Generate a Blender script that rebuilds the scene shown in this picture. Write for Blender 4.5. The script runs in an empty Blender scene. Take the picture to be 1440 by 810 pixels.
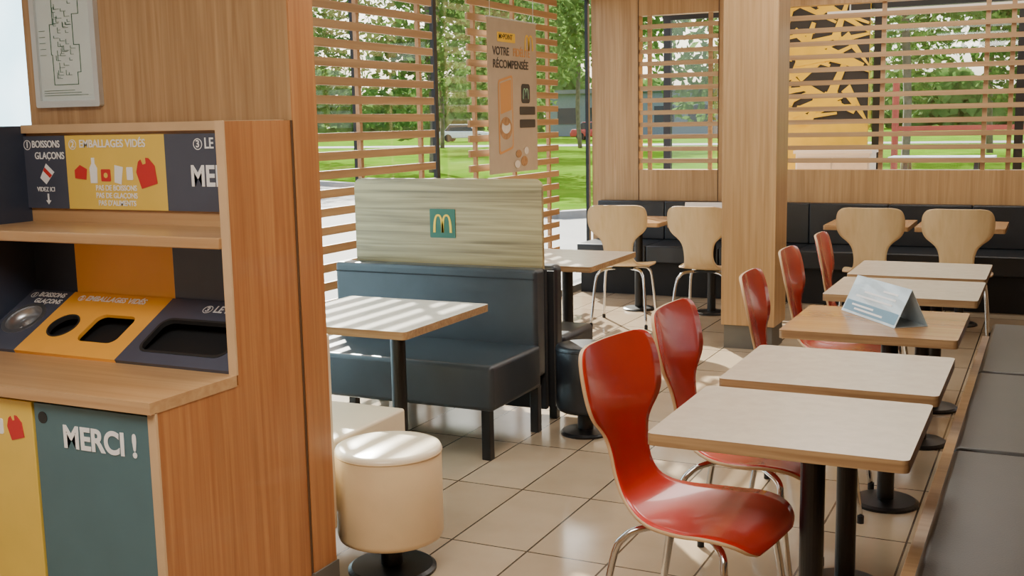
import bpy, bmesh, math, random
from mathutils import Matrix, Vector, Euler
random.seed(7)
scene=bpy.context.scene; col=scene.collection
PI=math.pi
# ------------------------------------------------------------ materials
def newmat(n):
    m=bpy.data.materials.new(n); m.use_nodes=True
    nt=m.node_tree; b=nt.nodes['Principled BSDF']; return m,nt,b
def rgb(c): return (c[0],c[1],c[2],1)
def ramp(nt,fac,c1,c2,p1=.3,p2=.7):
    r=nt.nodes.new('ShaderNodeValToRGB'); r.color_ramp.elements[0].position=p1; r.color_ramp.elements[1].position=p2
    r.color_ramp.elements[0].color=rgb(c1); r.color_ramp.elements[1].color=rgb(c2)
    nt.links.new(fac,r.inputs[0]); return r.outputs[0]
def noise(nt,scale,vec_scale=(1,1,1),detail=4,dist=0):
    tc=nt.nodes.new('ShaderNodeTexCoord'); mp=nt.nodes.new('ShaderNodeMapping'); mp.inputs['Scale'].default_value=vec_scale
    n=nt.nodes.new('ShaderNodeTexNoise'); n.inputs['Scale'].default_value=scale; n.inputs['Detail'].default_value=detail; n.inputs['Distortion'].default_value=dist
    nt.links.new(tc.outputs['Object'],mp.inputs[0]); nt.links.new(mp.outputs[0],n.inputs['Vector']); return n.outputs[0]
def bump(nt,b,h,s=.1,d=.002):
    k=nt.nodes.new('ShaderNodeBump'); k.inputs['Strength'].default_value=s; k.inputs['Distance'].default_value=d
    nt.links.new(h,k.inputs['Height']); nt.links.new(k.outputs[0],b.inputs['Normal'])
def plain(n,c,rough=.5,metal=0,var=.08,bs=0,scale=6,coat=0):
    m,nt,b=newmat(n)
    nz=noise(nt,scale)
    c1=[max(0,x*(1-var)) for x in c]; c2=[min(1,x*(1+var)) for x in c]
    nt.links.new(ramp(nt,nz,c1,c2),b.inputs['Base Color'])
    b.inputs['Roughness'].default_value=rough; b.inputs['Metallic'].default_value=metal
    if coat: b.inputs['Coat Weight'].default_value=coat
    if bs: bump(nt,b,noise(nt,180),bs)
    return m
def wood(n,c1,c2,axis='Z',rough=.4,k=1.0,coat=0,p=(.3,.7),mul=.5):
    m,nt,b=newmat(n)
    lo,hi=1.2*k,38*k
    vs={'X':(lo,hi,hi),'Y':(hi,lo,hi),'Z':(hi,hi,lo)}[axis]
    n1=noise(nt,1.0,vs,6,.6)
    n2=noise(nt,1.0,tuple(v*.18 for v in vs),3,.8)
    a=ramp(nt,n1,c1,c2,*p); 
    mx=nt.nodes.new('ShaderNodeMix'); mx.data_type='RGBA'; mx.blend_type='MULTIPLY'; mx.inputs[0].default_value=mul
    g=ramp(nt,n2,(.72,.68,.62),(1,1,1),.35,.6)
    nt.links.new(a,mx.inputs[6]); nt.links.new(g,mx.inputs[7]); nt.links.new(mx.outputs[2],b.inputs['Base Color'])
    b.inputs['Roughness'].default_value=rough
    if coat: b.inputs['Coat Weight'].default_value=coat
    bump(nt,b,n1,.08); return m
M={}
M['wood']=wood('oak_veneer',(.36,.20,.085),(.50,.31,.15),k=1.7)
M['wood_far']=wood('pale_oak_veneer',(.40,.225,.09),(.54,.335,.155),k=1.2)
M['wood_slat']=wood('slat_wood',(.38,.205,.085),(.52,.31,.145),'Y',k=.8)
M['wood_slat_x']=wood('slat_wood_cross',(.42,.25,.12),(.56,.37,.19),'X',k=.8)
M['wood_orange']=wood('orange_wood',(.385,.14,.042),(.53,.235,.078),coat=.15,k=1.5)
M['board']=wood('rustic_board',(.17,.12,.05),(.47,.36,.17),'X',k=1.0,p=(.28,.62))
M['counter']=wood('counter_wood',(.48,.265,.115),(.60,.375,.185),'X',rough=.3)
M['table_wood']=wood('table_wood',(.46,.23,.09),(.59,.335,.145),'X',rough=.2,coat=.3)
M['laminate']=plain('cream_laminate',(.60,.50,.385),.26,var=.05,scale=25)
M['lam_white']=plain('white_laminate',(.72,.66,.58),.2,var=.04,scale=25)
M['ply']=wood('plywood_edge',(.26,.14,.06),(.46,.29,.14),'X',k=1.6)
M['ply_pale']=wood('pale_beech_shell',(.60,.42,.21),(.70,.52,.29),'Z',k=.5,rough=.3)
M['edge']=plain('shell_edge',(.60,.40,.22),.5)
M['red']=plain('red_lacquer',(.54,.023,.013),.24,var=.05,scale=14,coat=.4)
M['chrome']=plain('chrome',(.6,.6,.6),.16,1,.03)
M['black_metal']=plain('black_metal',(.012,.012,.013),.35,.3)
M['black']=plain('matte_black',(.006,.006,.007),.7)
M['leather']=plain('black_leather',(.013,.016,.021),.34,var=.2,bs=.2)
M['leather_blue']=plain('slate_leather',(.030,.036,.042),.32,var=.15,bs=.2)
M['leather_brown']=plain('brown_black_leather',(.026,.020,.017),.32,var=.2,bs=.25)
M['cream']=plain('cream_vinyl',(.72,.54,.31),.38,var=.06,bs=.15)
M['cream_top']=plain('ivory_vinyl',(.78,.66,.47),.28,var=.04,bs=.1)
M['navy']=plain('navy_panel',(.032,.042,.070),.4)
M['slate']=plain('slate_panel',(.068,.076,.110),.4)
M['yellow']=plain('yellow_panel',(.80,.55,.09),.4,var=.04)
M['orange']=plain('orange_panel',(.88,.41,.055),.4,var=.04)
M['orange_back']=plain('orange_splashback',(.95,.46,.06),.4,var=.04)
M['teal']=plain('teal_door',(.082,.158,.182),.4,var=.06)
M['white']=plain('white_paint',(.85,.85,.85),.5,var=.02)
M['white_ink']=plain('white_ink',(.9,.9,.9),.6,var=.01)
M['red_ink']=plain('red_ink',(.6,.03,.03),.6,var=.01)
M['black_ink']=plain('black_ink',(.02,.02,.02),.6,var=.01)
M['soft_ink']=plain('soft_black_ink',(.05,.045,.04),.6,var=.01)
M['blue_ink']=plain('blue_ink',(.13,.28,.40),.4,var=.05)
M['orange_ink']=plain('orange_ink',(.62,.29,.09),.6,var=.01)
M['gold_ink']=plain('gold_ink',(.88,.54,.03),.6,var=.01)
M['burger']=plain('bun_brown',(.40,.21,.09),.6,var=.2,scale=40)
M['green_sign']=plain('dark_green_sign',(.020,.11,.060),.45)
M['green_ink']=plain('green_ink',(.25,.45,.3),.6,var=.01)
M['paper']=plain('poster_paper',(.47,.37,.27),.6,var=.06)
M['map_paper']=plain('map_paper',(.60,.68,.67),.25,var=.04,coat=.4)
M['silver']=plain('silver_frame',(.62,.65,.66),.3,.6,.03)
M['steel']=plain('brushed_steel',(.42,.43,.45),.3,.85,.08)
M['ceiling']=plain('ceiling_white',(.8,.79,.76),.8,var=.02)
M['plinth']=plain('grey_plinth',(.12,.11,.09),.6)
M['seam']=plain('panel_seam',(.10,.05,.02),.7)
M['mullion']=plain('dark_mullion',(.02,.022,.025),.4,.4)
M['card']=plain('tent_card',(.46,.57,.63),.15,var=.15,scale=9,coat=.5)
M['pave']=plain('pale_paving',(.22,.215,.205),.8,var=.1,scale=1)
M['asphalt']=plain('asphalt',(.17,.17,.18),.9,var=.1,scale=1)
M['kerb']=plain('kerb_stone',(.30,.29,.28),.8)
M['bark']=plain('bark',(.16,.13,.10),.9,var=.3)
M['car_white']=plain('car_white',(.8,.8,.8),.2,coat=.5)
M['car_red']=plain('car_red',(.5,.03,.03),.2,coat=.5)
M['glass_dark']=plain('dark_glass',(.02,.03,.035),.08)
M['build']=plain('building_grey',(.16,.19,.21),.7)
M['play_red']=plain('playground_red',(.4,.05,.03),.5)
M['muralyel']=plain('mural_yellow',(.78,.52,.03),.5)
def grassmat():
    m,nt,b=newmat('grass'); n=noise(nt,.6,detail=8)
    nt.links.new(ramp(nt,n,(.060,.145,.008),(.115,.215,.018)),b.inputs['Base Color']); b.inputs['Roughness'].default_value=1; b.inputs['Specular IOR Level'].default_value=0; return m
M['grass']=grassmat()
def leafmat(n,a,c):
    m,nt,b=newmat(n); nz=noise(nt,.8,detail=3)
    cs=ramp(nt,nz,a,c); nt.links.new(cs,b.inputs['Base Color']); b.inputs['Roughness'].default_value=.9; b.inputs['Specular IOR Level'].default_value=.1
    tr=nt.nodes.new('ShaderNodeBsdfTranslucent'); nt.links.new(cs,tr.inputs[0])
    mx=nt.nodes.new('ShaderNodeMixShader'); mx.inputs[0].default_value=.35
    nt.links.new(b.outputs[0],mx.inputs[1]); nt.links.new(tr.outputs[0],mx.inputs[2]); nt.links.new(mx.outputs[0],nt.nodes['Material Output'].inputs[0]); return m
M['leaf']=leafmat('leaves',(.045,.10,.02),(.11,.20,.045))
M['leaf2']=leafmat('pale_leaves',(.08,.16,.035),(.17,.27,.075))
def glassmat(n,tint,gl):
    m,nt,b=newmat(n); t=nt.nodes.new('ShaderNodeBsdfTransparent'); t.inputs[0].default_value=rgb(tint)
    g=nt.nodes.new('ShaderNodeBsdfGlossy'); g.inputs['Roughness'].default_value=.02
    mx=nt.nodes.new('ShaderNodeMixShader'); mx.inputs[0].default_value=gl
    nt.links.new(t.outputs[0],mx.inputs[1]); nt.links.new(g.outputs[0],mx.inputs[2]); nt.links.new(mx.outputs[0],nt.nodes['Material Output'].inputs[0]); return m
M['glass']=glassmat('window_glass',(.95,.97,.96),.05)
def frostmat():
    m,nt,b=newmat('frosted_film'); t=nt.nodes.new('ShaderNodeBsdfTranslucent'); n=noise(nt,3)
    nt.links.new(ramp(nt,n,(.52,.68,.76),(.68,.80,.86)),t.inputs[0])
    nt.links.new(t.outputs[0],nt.nodes['Material Output'].inputs[0]); return m
M['frost']=frostmat()
def floormat():
    m,nt,b=newmat('floor_tiles')
    tc=nt.nodes.new('ShaderNodeTexCoord'); mp=nt.nodes.new('ShaderNodeMapping'); mp.inputs['Location'].default_value=(1.67,-3.51,0)
    br=nt.nodes.new('ShaderNodeTexBrick'); br.offset=0; br.squash=1
    br.inputs['Scale'].default_value=1; br.inputs['Brick Width'].default_value=.31; br.inputs['Row Height'].default_value=.62
    br.inputs['Mortar Size'].default_value=.004; br.inputs['Mortar Smooth'].default_value=.1; br.inputs['Bias'].default_value=0
    br.inputs['Color1'].default_value=(.41,.31,.205,1); br.inputs['Color2'].default_value=(.48,.37,.25,1); br.inputs['Mortar'].default_value=(.08,.055,.035,1)
    nt.links.new(tc.outputs['Object'],mp.inputs[0]); nt.links.new(mp.outputs[0],br.inputs['Vector'])
    n=noise(nt,5,detail=6); mx=nt.nodes.new('ShaderNodeMix'); mx.data_type='RGBA'; mx.blend_type='MULTIPLY'; mx.inputs[0].default_value=.6
    nt.links.new(br.outputs['Color'],mx.inputs[6]); nt.links.new(ramp(nt,n,(.8,.78,.75),(1,1,1)),mx.inputs[7]); nt.links.new(mx.outputs[2],b.inputs['Base Color'])
    b.inputs['Roughness'].default_value=.14
    bump(nt,b,br.outputs['Fac'],-.3,.002); return m
M['floor']=floormat()
# ------------------------------------------------------------ mesh helpers
def bm_mesh(bm):
    bmesh.ops.recalc_face_normals(bm,faces=bm.faces[:])
    me=bpy.data.meshes.new('m'); bm.to_mesh(me); bm.free(); return me
def box(x0,x1,y0,y1,z0,z1,bm=None):
    own=bm is None
    if own: bm=bmesh.new()
    vs=[bm.verts.new((x,y,z)) for z in (z0,z1) for x,y in ((x0,y0),(x1,y0),(x1,y1),(x0,y1))]
    for f in ((0,3,2,1),(4,5,6,7),(0,1,5,4),(1,2,6,5),(2,3,7,6),(3,0,4,7)): bm.faces.new([vs[i] for i in f])
    return bm
def lathe(prof,cx=0,cy=0,seg=40,bm=None):
    if bm is None: bm=bmesh.new()
    rings=[]
    for r,z in prof:
        if r<1e-5: rings.append([bm.verts.new((cx,cy,z))])
        else: rings.append([bm.verts.new((cx+r*math.cos(2*PI*i/seg),cy+r*math.sin(2*PI*i/seg),z)) for i in range(seg)])
    for a,b in zip(rings,rings[1:]):
        for i in range(seg):
            j=(i+1)%seg
            if len(a)==1 and len(b)==1: continue
            if len(a)==1: bm.faces.new([a[0],b[i],b[j]])
            elif len(b)==1: bm.faces.new([a[i],a[j],b[0]])
            else: bm.faces.new([a[i],a[j],b[j],b[i]])
    return bm
def cr(pts,n=6):
    P=[Vector(p) for p in pts]; P=[P[0]*2-P[1]]+P+[P[-1]*2-P[-2]]; out=[]
    for i in range(1,len(P)-2):
        for k in range(n):
            t=k/n; a,b,c,d=P[i-1],P[i],P[i+1],P[i+2]
            out.append(.5*((2*b)+(c-a)*t+(2*a-5*b+4*c-d)*t*t+(3*b-a-3*c+d)*t**3))
    out.append(P[-2]); return out
def tube(pts,r,seg=12,bm=None,smooth=6):
    if bm is None: bm=bmesh.new()
    P=cr(pts,smooth) if smooth else [Vector(p) for p in pts]
    rings=[]; up=None
    for i,p in enumerate(P):
        t=(P[min(i+1,len(P)-1)]-P[max(i-1,0)]).normalized()
        if up is None: up=t.orthogonal().normalized()
        up=(up-t*up.dot(t)).normalized(); s=t.cross(up)
        rings.append([bm.verts.new(p+r*(math.cos(2*PI*k/seg)*up+math.sin(2*PI*k/seg)*s)) for k in range(seg)])
    for a,b in zip(rings,rings[1:]):
        for i in range(seg): bm.faces.new([a[i],a[(i+1)%seg],b[(i+1)%seg],b[i]])
    bm.faces.new(rings[0]); bm.faces.new(rings[-1]); return bm
def prism(poly,axis,a0,a1,bm=None):
    if bm is None: bm=bmesh.new()
    def mk(p,a): return (a,p[0],p[1]) if axis=='X' else ((p[0],a,p[1]) if axis=='Y' else (p[0],p[1],a))
    A=[bm.verts.new(mk(p,a0)) for p in poly]; B=[bm.verts.new(mk(p,a1)) for p in poly]; n=len(poly)
    bm.faces.new(A); bm.faces.new(B)
    for i in range(n): bm.faces.new([A[i],A[(i+1)%n],B[(i+1)%n],B[i]])
    return bm
def dgmesh(ob):
    col.objects.link(ob); bpy.context.view_layer.update(); dg=bpy.context.evaluated_depsgraph_get()
    me=bpy.data.meshes.new_from_object(ob.evaluated_get(dg)); d=ob.data; bpy.data.objects.remove(ob); bpy.data.curves.remove(d); me.materials.clear(); return me
def plate(outs,depth,mat4):
    cu=bpy.data.curves.new('c','CURVE'); cu.dimensions='2D'; cu.fill_mode='BOTH'; cu.extrude=depth/2
    for o in outs:
        sp=cu.splines.new('POLY'); sp.points.add(len(o)-1)
        for i,p in enumerate(o): sp.points[i].co=(p[0],p[1],0,1)
        sp.use_cyclic_u=True
    me=dgmesh(bpy.data.objects.new('t',cu)); me.transform(mat4); return me
def rrect(x0,x1,y0,y1,r=.01,n=6,corners=(1,1,1,1)):
    out=[]
    for (cx,cy,a,on) in ((x1-r,y0+r,-PI/2,corners[0]),(x1-r,y1-r,0,corners[1]),(x0+r,y1-r,PI/2,corners[2]),(x0+r,y0+r,PI,corners[3])):
        if on:
            for k in range(n+1): out.append((cx+r*math.cos(a+k*PI/2/n),cy+r*math.sin(a+k*PI/2/n)))
        else:
            sx=1 if cx>(x0+x1)/2 else -1; sy=1 if cy>(y0+y1)/2 else -1
            out.append((cx+sx*r,cy+sy*r))
    return out
def circ(cx,cy,r,n=32,ry=None): return [(cx+r*math.cos(2*PI*i/n),cy+(ry or r)*math.sin(2*PI*i/n)) for i in range(n)]
def FY(x,y,z): return Matrix.Translation((x,y,z))@Matrix.Rotation(PI/2,4,'X')
def FX(x,y,z): return Matrix(((0,0,1,x),(1,0,0,y),(0,1,0,z),(0,0,0,1)))
def FS(x,y,z,dy,dz):
    l=math.hypot(dy,dz); a,b=dy/l,dz/l
    return Matrix(((1,0,0,x),(0,a,-b,y),(0,b,a,z),(0,0,0,1)))
# ------------------------------------------------------------ objects
ORI={}
def root_of(o):
    while o.parent: o=o.parent
    return o
def thing(name,loc,label,cat,group=None,rz=0,world=False):
    o=bpy.data.objects.new(name,None); col.objects.link(o); o.location=loc; o.rotation_euler=(0,0,rz); o.empty_display_size=.1
    o['label']=label; o['category']=cat
    if group: o['group']=group
    if world: ORI[o]=Vector(loc)
    return o
def tag(o,label,cat,group=None,kind=None):
    o['label']=label; o['category']=cat
    if group: o['group']=group
    if kind: o['kind']=kind
    return o
def part(name,me,mat,parent=None,bevel=0,smooth=False,label=None,seg=3):
    if isinstance(me,bmesh.types.BMesh): me=bm_mesh(me)
    o=bpy.data.objects.new(name,me); col.objects.link(o)
    for m in (mat if isinstance(mat,(list,tuple)) else [mat]): me.materials.append(m)
    if parent:
        o.parent=parent; r=root_of(parent)
        if r in ORI: me.transform(Matrix.Translation(-ORI[r]))
    if smooth:
        for p in me.polygons: p.use_smooth=True
    if bevel:
        b=o.modifiers.new('b','BEVEL'); b.width=bevel; b.segments=seg; b.limit_method='ANGLE'; b.harden_normals=False
        for p in me.polygons: p.use_smooth=True
        try: me.set_sharp_from_angle(angle=.9)
        except Exception: pass
    if label: o['label']=label
    return o
def struct(name,me,mat,parent=None,bevel=0,label=None,cat=None):
    o=part(name,me,mat,parent,bevel)
    if not parent:
        o['kind']='structure'
        if label: o['label']=label
        if cat: o['category']=cat
    return o
def text(s,size,mat4,mat,parent,align='LEFT',bold=.0,name='lettering',sx=1):
    cu=bpy.data.curves.new('t','FONT'); cu.body=s; cu.size=size; cu.align_x=align; cu.align_y='BOTTOM'
    cu.offset=bold*size; cu.extrude=.0006
    me=dgmesh(bpy.data.objects.new('t',cu)); me.transform(mat4@Matrix.Diagonal((sx,1,1,1)))
    return part(name,me,mat,parent)
def copy_tree(o,parent=None):
    c=o.copy(); col.objects.link(c); c.parent=parent
    for ch in list(o.children): copy_tree(ch,c)
    return c
def place(o,loc,rz,label,group=None):
    o.location=loc; o.rotation_euler=(0,0,rz); o['label']=label
    if group: o['group']=group
    return o
# ------------------------------------------------------------ camera
yaw,pitch,roll,F=-.4531,.1481,.0196,1574.9
f=Vector((math.sin(yaw)*math.cos(pitch),math.cos(yaw)*math.cos(pitch),-math.sin(pitch)))
r0=Vector((math.cos(yaw),-math.sin(yaw),0)); d0=f.cross(r0)
r2=math.cos(roll)*r0+math.sin(roll)*d0; d2=-math.sin(roll)*r0+math.cos(roll)*d0
cam=bpy.data.cameras.new('camera'); co=bpy.data.objects.new('camera',cam); col.objects.link(co)
cam.sensor_width=36; cam.lens=F/1440*36; cam.clip_start=.05; cam.clip_end=600
u=-d2; b=-f
co.matrix_world=Matrix(((r2.x,u.x,b.x,0),(r2.y,u.y,b.y,0),(r2.z,u.z,b.z,1.55),(0,0,0,1)))
scene.camera=co
# ------------------------------------------------------------ room shell
CE=2.85
struct('floor',box(-3.95,2.4,-1.5,12.1,-.1,0),M['floor'],label='glossy beige rectangular floor tiles',cat='floor')
struct('ceiling',box(-4.05,2.5,-1.6,12.2,CE,CE+.12),M['ceiling'],label='plain white ceiling',cat='ceiling')
struct('wall_partition',box(-3.21,-2.1,2.81,2.925,0,CE),[M['wood']],label='wood veneered partition behind the waste station',cat='wall')
struct('trim_1',box(-2.1,-2.094,2.807,2.93,.12,CE),M['wood_orange'])
struct('trim_4',box(-2.12,-2.097,2.798,2.807,.12,1.565),M['seam'])
struct('baseboard_partition',box(-2.2,-2.088,2.80,2.935,0,.12),M['plinth'])
struct('wall_back',box(-4,2.4,-1.6,-1.5,0,CE),M['wood'])
struct('wall_right',box(2.4,2.5,-1.6,12.2,0,CE),M['wood'])
struct('wall_left',box(-4.05,-3.95,-1.6,2.9,0,CE),M['white'])
struct('wall_header',box(-4.05,-3.93,2.9,12.2,2.7,CE),M['wood'])
ZT=2.47
for q in ((-3.95,-3.49,0,CE),(-3.49,2.4,0,1.08),(-3.49,2.4,ZT,CE),(-2.74,-2.25,1.08,ZT)):
    struct('wall_far',box(q[0],q[1],9.9,10.02,q[2],q[3]),M['wood_far'],label='pale oak wall with slatted openings',cat='wall')
for n_,x in enumerate((-3.49,-2.74)): struct('trim_%d'%(n_+2),box(x-.004,x+.004,9.896,9.9,0,CE),M['seam'])
# pillar
struct('wall_pillar',box(-1.998,-1.638,7.32,7.66,.16,CE),M['wood_far'],bevel=.004,label='wood clad square pillar in the middle of the room',cat='pillar')
struct('baseboard_pillar',box(-1.98,-1.655,7.335,7.645,0,.16),M['plinth'])
# left glazing
def glazing(n,y0,y1,mull,paneMat):
    w=struct('window_%d'%n,box(-4.03,-3.95,y0,y1,0,.06),M['mullion'])
    bm=box(-4.02,-3.96,y0,y1,2.64,2.70)
    for m in mull: box(-4.00,-3.97,m-.022,m+.022,.06,2.64,bm)
    part('window_frame',bm,M['mullion'],w)
    part('pane',box(-3.995,-3.99,y0,y1,.06,2.64),paneMat,w)
    return w
glazing(1,4.95,9.9,[5.0,6.0,7.0,9.88],M['glass'])
glazing(2,2.9,4.95,[2.94],M['frost'])
w=struct('window_3',box(-3.95,2.4,12.0,12.08,0,.9),M['wood_far'])
bm=box(-3.95,2.4,12.0,12.06,2.6,CE)
for m in (-3.9,-3.15,-1.68,-.35,1.0,2.3): box(m-.04,m+.04,12.0,12.06,.9,2.6,bm)
part('window_frame',bm,M['mullion'],w); part('pane',box(-3.95,2.4,12.03,12.035,.9,2.6),M['glass'],w)
# mural
mu=thing('mural_panel',(-2.4,11.9,0),'yellow and black wall panel with criss-cross branches behind the far slats','mural',world=True)
part('panel',box(-3.1,-1.75,11.9,11.95,0,2.75),M['muralyel'],mu)
part('dark_field',box(-3.1,-1.75,11.892,11.9,1.48,2.75),M['black_ink'],mu)
for i in range(56):
    cx=random.uniform(-3.0,-1.8); cz=random.uniform(1.5,2.7); a=random.choice([.35,-.4,.7,-.8,.15,1.2])+random.uniform(-.1,.1); L=random.uniform(.15,.38); t=random.uniform(.03,.056)
    dx,dz=math.cos(a)*L,math.sin(a)*L; nx,nz=-math.sin(a)*t,math.cos(a)*t
    q=[(cx-dx-nx,cz-dz-nz),(cx+dx-nx*.4,cz+dz-nz*.4),(cx+dx+nx*.4,cz+dz+nz*.4),(cx-dx+nx,cz-dz+nz)]
    q=[(min(max(a_,-3.1),-1.75),min(max(b_,1.45),2.75)) for a_,b_ in q]
    part('painted_branch',prism(q,'Y',11.885-.0003*i,11.892),M['muralyel'],mu)
sc=thing('service_cabinet',(-1.95,11.3,0),'white cabinet standing before the mural behind the far slats','cabinet',world=True)
part('body',box(-2.3,-1.6,11.1,11.5,.06,1.18),M['white'],sc,bevel=.004)
part('worktop',box(-2.32,-1.58,11.08,11.52,1.18,1.21),M['white'],sc)
for x in (-2.28,-1.94): part('door',box(x,x+.32,11.08,11.1,.1,1.14),M['lam_white'],sc)
part('plinth',box(-2.28,-1.62,11.14,11.48,0,.06),M['black'],sc)
def hanglamp():
    t=thing('linear_lamp',(-.6,11,2.44),'long white strip lamp hanging beyond the far slat screen','lamp',world=True)
    m,nt,b=newmat('lamp_diffuser'); b.inputs['Emission Color'].default_value=(1,.95,.88,1); b.inputs['Emission Strength'].default_value=3
    part('diffuser',box(-2.0,2.0,10.96,11.04,2.44,2.47),m,t); part('housing',box(-2.0,2.0,10.955,11.045,2.47,2.50),M['white'],t)
    for x in (-1.8,0,1.8): part('rod',box(x-.006,x+.006,10.994,11.006,2.50,CE),M['silver'],t)
hanglamp()
# slat screens
def screen_left(y0,y1,z0,label):
    s=thing('slatted_screen',(-3.86,(y0+y1)/2,z0),label,'screen','wooden slat screens on the left windows',world=True)
    bm=bmesh.new(); z=z0
    while z<2.72: box(-3.858,-3.838,y0,y1,z,z+.050,bm); z+=.109
    part('slats',bm,M['wood_slat'],s,bevel=.002,seg=1)
    for y in (y0+.14,(y0+y1)/2,y1-.14): part('upright',box(-3.885,-3.858,y-.015,y+.015,z0-.02,CE),M['wood_slat'],s)
screen_left(4.98,6.73,.36,'wide horizontal wood slat screen behind the board backed bench')
screen_left(7.24,8.85,.42,'wood slat screen behind the hanging paper poster')
def screen_far(x0,x1,label,ups,z0=1.08,z1=ZT):
    s=thing('slatted_screen',((x0+x1)/2,9.93,z0),label,'screen','wooden slat screens in the far wall',world=True)
    bm=bmesh.new(); z=z0+.06
    while z<z1-.03: box(x0,x1,9.91,9.94,z,z+.040,bm); z+=.110
    part('slats',bm,M['wood_slat_x'],s)
    for x in ups: part('upright',box(x-.018,x+.018,9.945,9.97,z0,z1),M['wood_slat_x'],s)
screen_far(-3.485,-2.745,'narrow slat screen in the far wall left of the pillar',(-3.40,-2.83))
screen_far(-2.245,2.395,'long slat screen in the far wall right of the pillar',(-1.35,-.55,-.36,1.2))
struct('baseboard_left',box(-3.95,-3.90,5.0,9.9,0,.06),M['plinth'])
# ------------------------------------------------------------ waste station
WS=thing('waste_station',(-2.66,2.5,0),'built in waste sorting station with three bin openings and slogan signs','waste station',world=True)
X0,X1=-3.20,-2.10; XI=X1-.025; YF=2.495
side=[(2.165,.0),(2.798,.0),(2.798,1.565),(YF,1.565),(YF,.81),(2.165,.81)]
part('side_panel',prism(side,'X',XI,X1),M['wood_orange'],WS,label='orange wood end panel')
part('side_panel',prism(side,'X',X0-.03,X0),M['navy'],WS,label='navy end panel')
bm=box(XI-.001,X1+.002,YF-.008,YF,.84,1.567); box(XI-.001,X1+.002,2.157,2.165,0,.81,bm)
part('edge_strip',bm,M['edge'],WS)
part('back_panel',box(X0,XI,2.775,2.798,.8,1.565),M['counter'],WS)
part('top_edge',box(X0,XI,2.755,2.80,1.54,1.568),M['edge'],WS)
bm=box(X0,X1+.002,2.14,YF-.008,.808,.84); box(X0,XI,YF-.0079,2.76,.808,.84,bm)
part('counter',bm,M['counter'],WS)
part('shelf',box(X0,XI,2.475,2.775,1.205,1.238),M['counter'],WS,bevel=.004)
part('carcass',box(X0,XI,2.22,2.75,.06,.80),M['black'],WS)
secs=[(X0,-3.005,'slate','navy'),(-3.005,-2.57,'yellow','orange_back'),(-2.57,XI,'slate','slate')]
signs=[]
for a,b_,c1,c2 in secs:
    signs.append(part('sign',box(a,b_,2.762,2.775,1.285,1.53),M[c1],WS))
    part('splashback',box(a,b_,2.768,2.775,.96,1.205),M[c2],WS)
L=math.hypot(.27,.15)
def sp(x,v=0): return FS(x,2.49+.0,.845,.27,.15)
bins=[]
outs=[rrect(X0,-3.005,0,L,.001,1),circ(-3.105,.155,.066,36)]
bins.append(part('bin_panel',plate(outs,.012,sp(0)),M['slate'],WS))
part('opening_rim',plate([circ(-3.105,.155,.078,40),circ(-3.105,.155,.064,40)],.018,sp(0)),M['steel'],bins[0])
bw=lathe([(.064,.004),(.060,-.014),(.045,-.022),(.022,-.024),(.020,-.030),(0,-.030)],seg=36); bw.transform(sp(0)@Matrix.Translation((-3.105,.155,0)))
part('metal_bowl',bw,M['steel'],bins[0],smooth=True)
outs=[rrect(-3.005,-2.57,0,L,.001,1),circ(-2.905,.135,.052,36),rrect(-2.80,-2.635,.07,.205,.03)]
bins.append(part('bin_panel',plate(outs,.012,sp(0)),M['orange'],WS))
part('opening_rim',plate([circ(-2.905,.135,.057,40),circ(-2.905,.135,.051,40)],.016,sp(0)),M['black_ink'],bins[1])
outs=[rrect(-2.57,XI,0,L,.001,1),rrect(-2.52,-2.19,.055,.205,.035)]
bins.append(part('bin_panel',plate(outs,.012,sp(0)),M['slate'],WS))
part('opening_rim',plate([rrect(-2.527,-2.183,.048,.212,.04),rrect(-2.518,-2.192,.057,.203,.033)],.016,sp(0)),M['black_ink'],bins[2])
part('bin_cavity',prism([(2.50,.842),(2.765,.842),(2.765,.93)],'X',-3.0,XI-.01),M['black'],WS)
d1=part('door',box(X0,-2.565,2.165,2.195,.07,.795),M['yellow'],WS,bevel=.002)
d2_=part('door',box(-2.555,XI-.003,2.165,2.195,.07,.795),M['teal'],WS,bevel=.002)
part('handle_hole',plate([circ(-2.522,.755,.017)],.002,FY(0,2.164,0)),M['black_ink'],d2_)
text('MERCI !',.088,FY(-2.448,2.163,.662),M['white_ink'],d2_,bold=.032,sx=.92)
def bag2(cx,cz,s):
    c,sn=math.cos(.25),math.sin(.25); R_=lambda x,z:(cx+x*s*c-z*s*sn,cz+x*s*sn+z*s*c)
    return [[R_(x,z) for x,z in ((-.38,-.5),(.38,-.5),(.45,.12),(.25,.45),(.12,.50),(.08,.30),(-.08,.30),(-.12,.50),(-.25,.45),(-.45,.12))]]
part('pictogram',plate(bag2(-2.635,.715,.068),.002,FY(0,2.164,0)),M['red_ink'],d1)
part('pictogram',plate([rrect(-2.705,-2.684,.69,.735,.005)],.002,FY(0,2.164,0)),M['white_ink'],d1)
YS=2.7605
def badge(n,cx,cz,r,parent,mat4=None,mt='white_ink'):
    Mx=mat4 or FY(0,YS,0)
    part('number_ring',plate([circ(cx,cz,r,24),circ(cx,cz,r*.86,24)],.001,Mx),M[mt],parent)
    text(n,r*1.75,Mx@Matrix.Translation((cx,cz-r*.88,0)),M[mt],parent,'CENTER',bold=.02)
BO=.016
badge('1',-3.182,1.500,.017,signs[0])
text('BOISSONS',.033,FY(-3.160,YS,1.485),M['white_ink'],signs[0],bold=BO,sx=.86)
text('GLAÇONS',.033,FY(-3.15,YS,1.446),M['white_ink'],signs[0],bold=BO,sx=.9)
cup=[(-.018,-.03),(.018,-.03),(.024,.03),(-.024,.03)]
def cq(l): return [( -3.10+p[0]*.75+p[1]*.6,1.400+p[1]*.75-p[0]*.6) for p in l]
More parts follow.
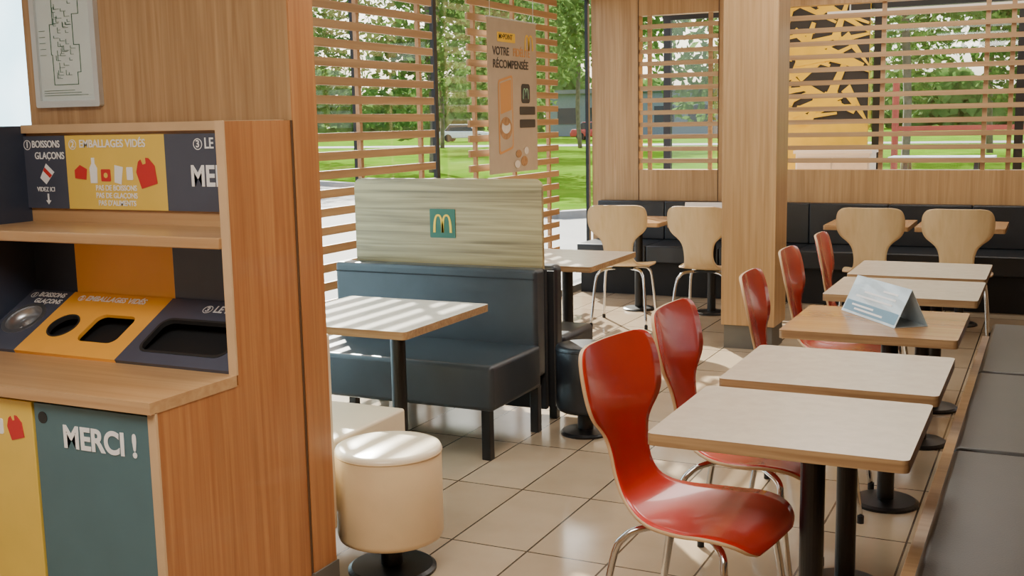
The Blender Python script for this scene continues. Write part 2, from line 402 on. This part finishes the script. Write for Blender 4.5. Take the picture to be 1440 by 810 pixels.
part('pictogram',plate([cq(cup)],.001,FY(0,YS,0)),M['white_ink'],signs[0])
part('pictogram',plate([cq([(-.02,0),(.02,0),(.022,.015),(-.022,.015)])],.0014,FY(0,YS,0)),M['red_ink'],signs[0])
text('VIDEZ ICI',.022,FY(-3.15,YS,1.338),M['white_ink'],signs[0],bold=.01,sx=.9)
ar=[(-3.1035,1.335),(-3.0965,1.335),(-3.0965,1.312),(-3.088,1.312),(-3.10,1.298),(-3.112,1.312),(-3.1035,1.312)]
part('pictogram',plate([ar],.001,FY(0,YS,0)),M['white_ink'],signs[0])
badge('2',-2.970,1.500,.017,signs[1])
text('EMBALLAGES VIDÉS',.036,FY(-2.94,YS,1.483),M['white_ink'],signs[1],bold=BO,sx=.93)
for i,s in enumerate(('PAS DE BOISSONS','PAS DE GLAÇONS',"PAS D'ALIMENTS")):
    text(s,.025,FY(-2.787,YS,1.343-.025*i),M['white_ink'],signs[1],'CENTER',bold=BO,sx=.9)
def pic(o,m): part('pictogram',plate([o],.001,FY(0,YS,0)),M[m],signs[1])
pic([(-2.968,1.388),(-2.918,1.383),(-2.912,1.418),(-2.943,1.432),(-2.968,1.415)],'red_ink')
pic([(-2.898,1.372),(-2.868,1.372),(-2.866,1.422),(-2.876,1.437),(-2.876,1.456),(-2.890,1.456),(-2.890,1.437),(-2.900,1.422)],'white_ink')
pic(rrect(-2.850,-2.808,1.378,1.418,.004),'red_ink')
part('pictogram',plate([circ(-2.829,1.398,.009,12)],.0014,FY(0,YS,0)),M['yellow'],signs[1])
pic([(-2.792,1.375),(-2.762,1.368),(-2.752,1.425),(-2.788,1.432)],'white_ink')
pic(rrect(-2.737,-2.710,1.383,1.425,.004),'white_ink')
part('pictogram',plate(bag2(-2.652,1.408,.092),.001,FY(0,YS,0)),M['red_ink'],signs[1])
badge('3',-2.432,1.497,.018,signs[2])
text('LE RESTE',.048,FY(-2.406,YS,1.474),M['white_ink'],signs[2],bold=BO,sx=.8)
text('MERCI',.092,FY(-2.468,YS,1.348),M['white_ink'],signs[2],bold=.026,sx=.84)
SL=sp(0)@Matrix.Translation((0,0,.0075))
badge('1',-3.168,.278,.014,bins[0],SL)
text('BOISSONS',.032,SL@Matrix.Translation((-3.147,.266,0)),M['white_ink'],bins[0],bold=BO,sx=.82)
text('GLAÇONS',.032,SL@Matrix.Translation((-3.14,.232,0)),M['white_ink'],bins[0],bold=BO,sx=.82)
badge('2',-2.945,.277,.014,bins[1],SL)
text('EMBALLAGES VIDÉS',.035,SL@Matrix.Translation((-2.922,.260,0)),M['white_ink'],bins[1],bold=BO,sx=.86)
badge('3',-2.392,.264,.018,bins[2],SL)
text('LE RESTE',.045,SL@Matrix.Translation((-2.366,.243,0)),M['white_ink'],bins[2],bold=BO,sx=.8)
# ------------------------------------------------------------ framed map
MP=thing('framed_map',(-3.0,2.79,1.62),'silver framed floor plan hung on the wood partition above the waste station','framed map',world=True)
fx0,fx1,fz0,fz1=-3.155,-2.862,1.625,2.06
part('frame',plate([rrect(fx0,fx1,fz0,fz1,.008),rrect(fx0+.022,fx1-.022,fz0+.022,fz1-.022,.004)],.02,FY(0,2.799,0)),M['silver'],MP,bevel=.003)
mp_=part('map_sheet',box(fx0+.02,fx1-.02,2.799,2.808,fz0+.02,fz1-.02),M['map_paper'],MP)
bm=bmesh.new()
def ln(x0,z0,x1,z1,t=.0022): box(min(x0,x1)-t/2,max(x0,x1)+t/2,2.7975,2.799,min(z0,z1)-t/2,max(z0,z1)+t/2,bm)
pts=[(-3.07,1.70),(-2.96,1.70),(-2.96,1.74),(-2.945,1.74),(-2.945,1.83),(-2.97,1.83),(-2.97,1.93),(-2.94,1.93),(-2.94,2.0),(-3.06,2.0),(-3.06,1.9),(-3.075,1.9),(-3.075,1.80),(-3.07,1.80),(-3.07,1.70)]
for p,q in zip(pts,pts[1:]): ln(p[0],p[1],q[0],q[1],.002)
for i in range(44):
    x=random.uniform(-3.06,-2.985); z=random.uniform(1.71,1.97); ln(x,z,x+random.choice([.012,.022]),z,.0012); ln(x,z,x,z+random.choice([.008,.016]),.0012)
for i in range(3): ln(-3.12,1.665+.008*i,-2.92-.03*i,1.665+.008*i,.0014)
for i in range(5): ln(-3.125,1.80+.02*i,-3.10,1.80+.02*i,.0014)
part('plan_lines',bm,M['green_sign'],mp_)
# ------------------------------------------------------------ poster
PO=thing('hanging_poster',(-3.80,7.9,1.155),'beige paper poster about loyalty rewards hanging before the slats','poster',world=True)
py,pz=7.47,1.155
sh=part('sheet',box(-3.804,-3.80,py,py+.86,pz,pz+1.15),M['paper'],PO)
def P(u,v): return FX(-3.798,py+u,pz+v)
part('tag',plate([rrect(.16,.47,.985,1.055,.008)],.001,P(0,0)),M['gold_ink'],sh)
text('M>POINT',.055,FX(-3.797,py+.185,pz+.995),M['black_ink'],sh,bold=.01)
text('VOTRE',.085,P(.08,.87),M['soft_ink'],sh,bold=.02,sx=1.05)
text('FIDÉLITÉ',.085,P(.43,.87),M['orange_ink'],sh,bold=.015,sx=.95)
text('RÉCOMPENSÉE',.085,P(.08,.775),M['soft_ink'],sh,bold=.02,sx=1.1)
TL_=Matrix.Translation((.16,.14,0))@Matrix(((1,0,0,0),(.18,1,0,0),(0,0,1,0),(0,0,0,1)))
part('phone_picture',plate([rrect(0,.25,0,.56,.03)],.001,P(0,0)@TL_),M['orange_ink'],sh)
part('phone_picture',plate([rrect(.018,.232,.018,.542,.02)],.001,P(0,0)@Matrix.Translation((0,0,.001))@TL_),M['paper'],sh)
part('phone_picture',plate([rrect(.03,.22,.30,.53,.01)],.001,P(0,0)@Matrix.Translation((0,0,.002))@TL_),M['orange_ink'],sh)
def PB(o,mt,k): part('burger_picture',plate([o],.001,P(0,0)@Matrix.Translation((0,0,.002+.001*k))),M[mt],sh)
PB(circ(.28,.34,.105,24,.085),'burger',0); PB(circ(.28,.35,.075,24,.05),'lam_white',1); PB(circ(.28,.39,.06,24,.03),'burger',2)
PB(circ(.50,.14,.05,20,.03),'burger',0); PB(circ(.60,.08,.06,20,.04),'burger',0); PB(circ(.47,.06,.05,20,.03),'lam_white',1); PB(circ(.64,.16,.04,20,.03),'lam_white',0)
part('app_badge',plate([rrect(.565,.725,.53,.68,.03)],.001,P(0,0)),M['soft_ink'],sh)
for q in ((.53,.82,.44,.505),(.53,.82,.34,.405)):
    o=part('app_badge',plate([rrect(q[0],q[1],q[2],q[3],.012)],.001,P(0,0)),M['soft_ink'],sh)
def arches(cx,cz,w,h,mat4):
    a=w/4; st=w*.085; mes=[]
    for s in (-1,1):
        c=cx+s*a*.93
        o=[(c+(a+st*.5)*math.copysign(abs(math.cos(t))**.8,math.cos(t)),cz-h/2+h*math.sin(t)**.85) for t in [PI*k/24 for k in range(25)]]
        i_=[(c+(a-st)*math.copysign(abs(math.cos(t))**.7,math.cos(t)),cz-h/2+(h-st*1.1)*math.sin(t)**.85) for t in [PI*k/24 for k in range(25)]]
        mes.append(plate([o+i_[::-1]],.0016,mat4))
    bm=bmesh.new()
    for m in mes: bm.from_mesh(m); bpy.data.meshes.remove(m)
    return bm
part('emblem',arches(.72,1.0,.15,.12,P(0,0)),M['gold_ink'],sh)
part('emblem',arches(.645,.605,.10,.085,P(0,0)@Matrix.Translation((0,0,.001))),M['green_ink'],sh)
part('hanging_rail',tube([(-3.80,py-.01,pz+1.155),(-3.80,py+.87,pz+1.155)],.006,smooth=0),M['silver'],PO)
for yy in (py+.05,py+.81): part('cord',box(-3.803,-3.799,yy-.002,yy+.002,pz+1.155,CE),M['silver'],PO)
# ------------------------------------------------------------ benches
def legs(t,pts,z1):
    for x,y in pts: part('leg',box(x-.022,x+.022,y-.022,y+.022,0,z1),M['black_metal'],t,bevel=.003)
B1=thing('banquette',(-2.86,4.75,0),'slate grey padded bench with tall rustic board and emblem on its back','bench',world=True)
part('seat_cushion',box(-3.45,-2.26,4.42,4.96,.235,.45),M['leather_blue'],B1,bevel=.022,seg=5)
part('back_cushion',box(-3.45,-2.27,4.93,5.04,.28,.825),M['leather_blue'],B1,bevel=.02,seg=5)
part('piping',box(-3.44,-2.28,4.925,4.931,.775,.781),M['black'],B1)
part('back_support',box(-3.45,-2.27,5.035,5.068,.10,.815),M['black'],B1,bevel=.005)
legs(B1,[(-3.38,4.48),(-2.31,4.46),(-3.38,4.96),(-2.30,4.97)],.24)
bd=part('board',plate([rrect(-3.40,-2.295,.80,1.262,.045,corners=(0,1,1,0))],.025,FY(0,5.080,0)),M['board'],B1,bevel=.002)
part('emblem_plaque',plate([rrect(-2.935,-2.785,.955,1.105,.006)],.004,FY(0,5.066,0)),M['green_sign'],bd)
part('emblem',arches(-2.86,1.03,.105,.095,FY(0,5.063,0)),M['gold_ink'],bd)
B2=thing('banquette',(-2.86,5.4,0),'black padded bench backing onto the rustic board','bench',world=True)
part('seat_cushion',box(-3.45,-2.24,5.20,5.62,.235,.45),M['leather'],B2,bevel=.03,seg=5)
part('back_cushion',box(-3.45,-2.25,5.12,5.22,.28,.825),M['leather'],B2,bevel=.03,seg=5)
part('back_support',box(-3.45,-2.25,5.096,5.12,.10,.80),M['black'],B2)
legs(B2,[(-3.38,5.25),(-2.32,5.25),(-3.38,5.56),(-2.32,5.56)],.24)
B3=thing('banquette',(-2.7,3.3,0),'cream padded bench against the partition behind the cream stool','bench',world=True)
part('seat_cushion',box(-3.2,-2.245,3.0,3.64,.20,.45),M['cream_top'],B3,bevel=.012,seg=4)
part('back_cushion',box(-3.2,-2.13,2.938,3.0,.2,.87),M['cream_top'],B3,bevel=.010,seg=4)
legs(B3,[(-3.12,3.03),(-2.30,3.03),(-3.12,3.58),(-2.30,3.58)],.21)
B4=thing('banquette',(-.0,4,0),'long dark brown cushioned bench along the right edge','bench',world=True)
part('base',box(-.315,.45,1.41,6.33,0,.375),M['counter'],B4,bevel=.004)
for i in range(4):
    y=1.41+1.225*i
    part('seat_cushion',box(-.266,.25,y+.004,y+1.221,.375,.45),M['leather_brown'],B4,bevel=.02,seg=4)
    part('back_cushion',box(.25,.36,y+.004,y+1.221,.375,.84),M['leather_brown'],B4,bevel=.02,seg=4)
B5=thing('banquette',(-.8,9.6,0),'long black padded bench along the far slatted wall','bench',world=True)
part('base',box(-3.85,2.0,9.35,9.88,0,.3),M['black'],B5)
for i in range(9):
    x=-3.85+.65*i
    part('seat_cushion',box(x+.001,x+.649,9.25,9.82,.30,.45),M['leather'],B5,bevel=.012,seg=3)
    part('back_cushion',box(x+.001,x+.649,9.77,9.89,.45,.80),M['leather'],B5,bevel=.010,seg=3)
# ------------------------------------------------------------ tables
def table(cx,cy,w,d,top,label,group,baseR=.13,px=0,edge='ply'):
    t=thing('dining_table',(cx,cy,0),label,'table',group)
    me=plate([rrect(-w/2,w/2,-d/2,d/2,.018)],.032,Matrix.Translation((0,0,.724)))
    o=part('tabletop',me,[M[top],M[edge]],t)
    for p in me.polygons:
        if abs(p.normal.z)<.5: p.material_index=1
    part('pedestal',lathe([(0,.012),(.033,.012),(.033,.70),(0,.70)],px,0,24),M['black_metal'],t,smooth=False)
    part('mounting_plate',box(px-.12,px+.12,-.12,.12,.696,.708),M['black_metal'],t)
    part('base_plate',lathe([(0,0),(baseR,0),(baseR,.010),(baseR*.9,.018),(.04,.024),(0,.024)],px,0,40),M['black_metal'],t)
    return t
G='tables in the row beside the right bench'
table(-.605,2.975,.65,.57,'laminate','cream topped table nearest the camera',G,px=.05)
table(-.60,3.645,.65,.57,'laminate','cream topped table second from the camera',G,px=.03)
table(-.61,4.54,.64,.62,'table_wood','wood topped table carrying the folded card',G,px=.05)
table(-.61,5.47,.66,.60,'laminate','cream topped table just behind the one with the card',G,px=.08)
table(-.615,6.16,.66,.60,'laminate','cream topped table at the far end of the red chair row',G,px=.08)
table(-2.635,4.05,.74,.73,'lam_white','white topped table between the cream and slate benches',None,px=.11)
table(-2.65,6.10,.70,.76,'laminate','pale topped table behind the board backed bench',None,px=.05)
table(-3.04,8.62,.54,.62,'table_wood','small wood table in front of the left pale chair',None)
table(-2.43,8.62,.54,.62,'table_wood','small wood table holding the white card near the pillar',None)
table(-1.24,8.74,.60,.60,'table_wood','wood table left of the two by the far right bench',None)
table(-.60,8.74,.60,.60,'table_wood','wood table right of the two by the far right bench',None)
def tent(cx,cy,z,L,w,h,rz,label,mat,name,lines):
    t=thing(name,(cx,cy,z),label,'card',rz=rz)
    th=.003
    for s in (-1,1):
        part('leaf',prism([(s*w/2,0),(s*(w/2-th),0),(0,h-th),(0,h)],'X',-L/2,L/2),mat,t)
    part('foot_leaf',box(-L/2,L/2,-w/2+.004,w/2-.004,0,.002),M['silver'],t)
    if lines:
        Mx=FS(0,-w/2,0,w/2,h)
        part('printed_band',plate([rrect(-L/2+.01,L/2-.01,.010,.055,.003)],.0008,Mx@Matrix.Translation((0,0,.0004))),M['blue_ink'],t)
        bm=bmesh.new()
        for i,(a,b_,v) in enumerate(((-.12,.10,.020),(-.15,.02,.036),(-.15,.13,.075),(-.10,.14,.097),(.03,.14,.12))):
            m=plate([rrect(a*L/.42,b_*L/.42,v,v+.008,.002)],.0008,Mx@Matrix.Translation((0,0,.001))); bm.from_mesh(m)
        part('printed_lines',bm,M['white_ink'],t)
    return t
tent(-.60,4.62,.741,.44,.14,.145,-.95,'blue grey folded promotional card standing on the wood topped table',M['card'],'table_card',True)
tent(-2.52,8.8,.741,.36,.12,.13,.1,'white folded card on the small table by the pillar',M['white'],'table_card',False)
# ------------------------------------------------------------ chairs
def chair(mat,label,group):
    t=thing('dining_chair',(0,0,0),label,'chair',group)
    C=[(-.290,.895,.135),(-.289,.890,.175),(-.286,.877,.202),(-.280,.85,.218),(-.271,.81,.224),(-.262,.77,.222),(-.253,.735,.213),(-.246,.705,.190),(-.240,.678,.155),(-.233,.648,.127),(-.223,.605,.112),(-.210,.55,.108),(-.186,.505,.117),(-.150,.475,.140),(-.10,.456,.176),(-.04,.447,.207),(.04,.445,.222),(.10,.449,.222),(.155,.446,.212),(.195,.434,.193),(.217,.416,.165),(.226,.402,.125)]
    C=[(x,z if z<.5 else .5+(z-.5)*1.074,w_) for x,z,w_ in C]
    PP=cr([Vector(c) for c in C],3); nc=12
    bm=bmesh.new(); rows=[]
    for k,p in enumerate(PP):
        row=[]
        for j in range(nc+1):
            s=-1+2*j/nc; w=p.z
            back=max(0,min(1,(p.y-.5)/.2)); dish=(s*w)**2
            row.append(bm.verts.new((p.x+dish*.6*back,s*w,p.y+dish*.25*(1-back))))
        rows.append(row)
    for a,b_ in zip(rows,rows[1:]):
        for j in range(nc): bm.faces.new([a[j],a[j+1],b_[j+1],b_[j]])
    me=bm_mesh(bm)
    o=part('shell',me,[mat,M['edge']],t,smooth=True,label='one piece moulded seat and back')
    m=o.modifiers.new('s','SOLIDIFY'); m.thickness=.011; m.offset=0; m.use_rim=True; m.material_offset_rim=1
    for sx in (-1,1):
        for sy in (-1,1):
            fx=.205 if sx>0 else -.225
            pts=[(sx*.03+.0,sy*.05,.430),(sx*.10,sy*.13,.425),(sx*.145,sy*.165,.402),(fx*.78,sy*.185,.33),(fx,sy*.21,.012)]
            lg=part('leg',tube(pts,.0105,10,smooth=5),M['chrome'],t,smooth=True)
            part('rubber_foot',lathe([(0,0),(.013,0),(.013,.03),(0,.03)],fx,sy*.21,14),M['black'],lg)
    part('seat_mount',box(-.07,.07,-.08,.08,.425,.439),M['black_metal'],t)
    return t
GR='red moulded chairs along the table row'
c0=chair(M['red'],'','')
D=PI/180
red=[((-.865,2.95),-8,'red moulded chair nearest the camera'),((-.885,3.59),-1,'red moulded chair second in the row, behind the nearest one'),((-.83,4.47),3,'red moulded chair third in the row, beside the table with the card'),((-.865,5.33),1,'red moulded chair fourth in the row, its red seat showing past the wood table'),((-.845,6.06),3,'red moulded chair farthest from the camera')]
for i,(p,a,lb) in enumerate(red):
    c=c0 if i==0 else copy_tree(c0); place(c,(p[0],p[1],0),a*D,lb,GR)
GP='pale plywood chairs with their backs to the camera'
c1=chair(M['ply_pale'],'','')
pale=[((-2.93,7.98),98,'pale plywood chair farthest left, beside the large window'),((-2.28,7.98),88,'pale plywood chair just left of the wooden pillar'),((-1.12,8.1),90,'pale plywood chair just right of the wooden pillar'),((-.575,8.1),92,'pale plywood chair farthest right by the long black bench')]
for i,(p,a,lb) in enumerate(pale):
    c=c1 if i==0 else copy_tree(c1); place(c,(p[0],p[1],0),a*D,lb,GP)
# ------------------------------------------------------------ stools
def stool(x,y,r,h,m1,m2,label,br):
    t=thing('drum_stool',(x,y,0),label,'stool','round drum stools')
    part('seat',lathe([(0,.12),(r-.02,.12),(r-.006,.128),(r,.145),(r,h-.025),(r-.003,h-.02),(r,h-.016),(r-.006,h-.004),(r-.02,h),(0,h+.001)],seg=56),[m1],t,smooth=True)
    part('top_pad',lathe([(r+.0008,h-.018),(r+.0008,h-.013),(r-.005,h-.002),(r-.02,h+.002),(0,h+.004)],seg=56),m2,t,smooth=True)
    part('seam',lathe([(r+.0005,h-.022),(r+.003,h-.019),(r+.0005,h-.016)],seg=56),m1,t,smooth=True)
    part('post',lathe([(0,.01),(.04,.01),(.04,.125),(0,.125)],seg=24),M['black_metal'],t)
    part('base_plate',lathe([(0,0),(br,0),(br,.01),(br*.92,.018),(.05,.024),(0,.024)],seg=48),M['black_metal'],t)
stool(-2.04,3.185,.185,.45,M['cream'],M['cream_top'],'cream vinyl drum stool on a black disc base',.155)
stool(-2.06,5.04,.145,.45,M['leather'],M['leather'],'black leather drum stool beside the board backed bench',.125)
# ------------------------------------------------------------ outside
def poly(pts,z,mat,name,**k):
    bm=bmesh.new(); bm.faces.new([bm.verts.new((x,y,z)) for x,y in pts]); return part(name,bm,mat)
g=poly([(-400,-60),(200,-60),(200,400),(-400,400)],-.16,M['pave'],'ground'); g['kind']='structure'
gr=poly([(-300,120),(-60,45),(-17,25.5),(-7.85,18.0),(-3,24),(60,28),(200,60),(200,400),(-300,400)],-.12,M['grass'],'lawn'); tag(gr,'bright green lawn beyond the paving outside','grass',kind='stuff')
rd=poly([(-250,66),(-40,66),(60,64),(60,68),(-40,71),(-250,72)],-.10,M['asphalt'],'road'); rd['kind']='structure'
bm=bmesh.new()
kb=[(-60,45),(-17,25.5),(-7.85,18.0),(-3,24),(60,28)]
for p,q in zip(kb,kb[1:]):
    d=Vector((q[0]-p[0],q[1]-p[1])).normalized(); n=Vector((-d.y,d.x))*.12
    vs=[(p[0]-n.x,p[1]-n.y),(q[0]-n.x,q[1]-n.y),(q[0]+n.x,q[1]+n.y),(p[0]+n.x,p[1]+n.y)]
    prism(vs,'Z',-.16,-.03,bm)
o=part('kerb',bm,M['kerb']); o['kind']='structure'
def treeproto(mat,seed,label,n=5000):
    rnd=random.Random(seed); t=thing('tree',(0,0,0),label,'tree')
    part('trunk',tube([(0,0,-.1),(.1,.05,2),(-.05,.1,5),(.1,0,8)],.11,8,smooth=3),M['bark'],t,smooth=True)
    blobs=[(rnd.uniform(-2.2,2.2),rnd.uniform(-2.2,2.2),rnd.uniform(2.2,9.5),rnd.uniform(1.1,2.0)) for _ in range(15)]
    V=[];Fc=[]
    for i in range(n):
        bx,by,bz,br=rnd.choice(blobs); d=Vector((rnd.gauss(0,1),rnd.gauss(0,1),rnd.gauss(0,1))).normalized()*br*rnd.random()**.4
        c=Vector((bx,by,bz))+d; a=Vector((rnd.gauss(0,1),rnd.gauss(0,1),rnd.gauss(0,1))).normalized(); b_=a.orthogonal().normalized(); s=rnd.uniform(.10,.22)
        k=len(V); V+= [c-a*s,c+b_*s*.5,c+a*s,c-b_*s*.5]; Fc.append((k,k+1,k+2,k+3))
    me=bpy.data.meshes.new('f'); me.from_pydata([tuple(v) for v in V],[],Fc); part('foliage',me,mat,t); return t
ta=treeproto(M['leaf'],1,''); tb=treeproto(M['leaf2'],2,'')
TR=[(ta,(-19,33),.95,0,'leafy tree seen through the first clear window gap'),(ta,(-27,37),1.1,1,'dark leafy tree seen behind the left slat screen'),(tb,(-24,50),1.1,2,'pale green tree rising behind the poster'),(tb,(-25.5,62),1.2,3,'pale green tree seen through the clear window beside the far corner'),
(ta,(-45,95),1.5,4,'tall dark tree beyond the road by the window corner'),(tb,(-11,31),.95,5,'pale green tree seen through the narrow far screen'),(ta,(-8,44),1.0,.6,'dark green tree seen behind the mural panel'),(tb,(-3.6,31),.95,.9,'pale green tree seen through the long far screen'),(ta,(1.6,37),1.1,1.9,'dark green tree at the right end of the long far screen'),(tb,(-37,45),1.2,2.9,'pale green tree farthest left outside'),
(ta,(-2.5,50),1.3,2.2,'large dark tree standing behind the playground'),(ta,(-36,64),1.3,1.2,'dark tree on the far side of the road behind the white car')]
used=set()
for pr,p,s,rz,lb in TR:
    c=pr if pr not in used else copy_tree(pr); used.add(pr); place(c,(p[0],p[1],-.12),rz,lb,'trees outside'); c.scale=(s,s,s)
rnd=random.Random(3); V=[];Fc=[]
for i in range(14000):
    x=rnd.uniform(-180,80); y=135+rnd.uniform(-3,3); z=rnd.uniform(0,1)**.8*(7+2.5*math.sin(x*.17)+1.8*math.sin(x*.53+1)); s=rnd.uniform(.5,1.1)
    a=Vector((rnd.gauss(0,1),rnd.gauss(0,1)*.3,rnd.gauss(0,1))).normalized(); b_=a.cross(Vector((0,1,0))).normalized(); c=Vector((x,y,z)); k=len(V); V+=[tuple(c-a*s),tuple(c+b_*s*.7),tuple(c+a*s),tuple(c-b_*s*.7)]; Fc.append((k,k+1,k+2,k+3))
me=bpy.data.meshes.new('h'); me.from_pydata(V,[],Fc); o=part('tree_line',me,M['leaf2']); tag(o,'distant green belt of trees beyond the lawn','trees',kind='stuff')
bt=thing('low_building',(-38,105,-.1),'low grey building beyond the lawn near the window corner','building')
part('wall',box(-9,9,0,8,0,4.2),M['build'],bt); part('roof',box(-9.4,9.4,-.4,8.4,4.2,4.6),M['asphalt'],bt)
for i in range(5): part('window',box(-7.6+3.4*i,-5.6+3.4*i,-.05,0,1.2,2.8),M['glass_dark'],bt)
def car(p,rz,mat,label):
    t=thing('car',(p[0],p[1],-.1),label,'car','parked cars outside',rz=rz)
    part('body',prism([(-2.1,.3),(2.1,.3),(2.15,.7),(1.3,.85),(-2.0,.9),(-2.15,.6)],'Y',-.85,.85),mat,t,bevel=.08)
    part('cabin',prism([(-1.7,.86),(1.0,.83),(.4,1.4),(-1.2,1.43)],'Y',-.72,.72),M['glass_dark'],t,bevel=.06)
    part('roof',box(-1.15,.38,-.7,.7,1.39,1.46),mat,t,bevel=.02)
    for x in (-1.3,1.35):
        for y in (-.82,.82):
            bm=lathe([(0,-.1),(.32,-.1),(.32,.1),(0,.1)],seg=16); bm.transform(Matrix.Translation((x,y,.32))@Matrix.Rotation(PI/2,4,'X')); part('wheel',bm,M['black'],t)
car((-45,84),.3,M['car_white'],'white car outside between the slat screens'); car((-33,84),.2,M['car_red'],'red car outside near the window corner')
for (x,y,lb) in ((-1.9,22,'left outdoor picnic table seen through the long far screen'),(.9,22.5,'right outdoor picnic table seen through the long far screen')):
    t=thing('picnic_table',(x,y,-.16),lb,'table','outdoor picnic tables')
    part('tabletop',box(-.9,.9,-.4,.4,.86,.92),M['white'],t)
    for s in (-1,1):
        part('seat_plank',box(-.9,.9,s*.75-.14,s*.75+.14,.50,.55),M['white'],t)
        part('leg',prism([(-.8,0),(-.7,0),(-.1,.86),(-.25,.86)],'X',s*.6-.04,s*.6+.04),M['mullion'],t); part('leg',prism([(.8,0),(.7,0),(.1,.86),(.25,.86)],'X',s*.6-.04,s*.6+.04),M['mullion'],t)
t=thing('playground_frame',(-.9,24.9,-.12),'red playground frame seen through the long far screen','playground frame')
for x in (-2.2,1.5): part('post',lathe([(0,0),(.07,0),(.07,2.4),(0,2.4)],x,0,12),M['play_red'],t)
part('crossbar',box(-2.2,1.5,-.05,.05,1.3,1.4),M['play_red'],t)
# ------------------------------------------------------------ light
w=bpy.data.worlds.new('sky'); scene.world=w; w.use_nodes=True; nt=w.node_tree; bg=nt.nodes['Background']
sk=nt.nodes.new('ShaderNodeTexSky'); sk.sky_type='NISHITA'; sk.sun_disc=False; sk.sun_elevation=math.radians(42); sk.sun_rotation=math.radians(-36); sk.air_density=1; sk.dust_density=4; sk.ozone_density=1
mx=nt.nodes.new('ShaderNodeMix'); mx.data_type='RGBA'; mx.inputs[0].default_value=.4; mx.inputs[7].default_value=(3.9,3.9,3.85,1)
nt.links.new(sk.outputs[0],mx.inputs[6]); nt.links.new(mx.outputs[2],bg.inputs[0]); bg.inputs[1].default_value=.7
su=bpy.data.lights.new('sun','SUN'); su.energy=26; su.angle=.01; su.color=(1,.94,.84)
so=bpy.data.objects.new('sun',su); col.objects.link(so); so.rotation_euler=Vector((.56,-.66,-.50)).to_track_quat('-Z','Y').to_euler()
def area(x,y,e,sx,sy,c=(1,.94,.85)):
    l=bpy.data.lights.new('ceiling_fill','AREA'); l.shape='RECTANGLE'; l.size=sx; l.size_y=sy; l.energy=e; l.color=c  # unseen fill light added below the ceiling to brighten the room, no fixture
    o=bpy.data.objects.new('ceiling_fill',l); col.objects.link(o); o.location=(x,y,CE-.03)
area(-1.2,.6,100,1.4,1.4); area(-1.3,3.6,40,1.2,1.2); area(-1.3,6.4,40,1.2,1.2); area(-1.0,8.9,34,2,.8); area(-1,11,30,3,.8)
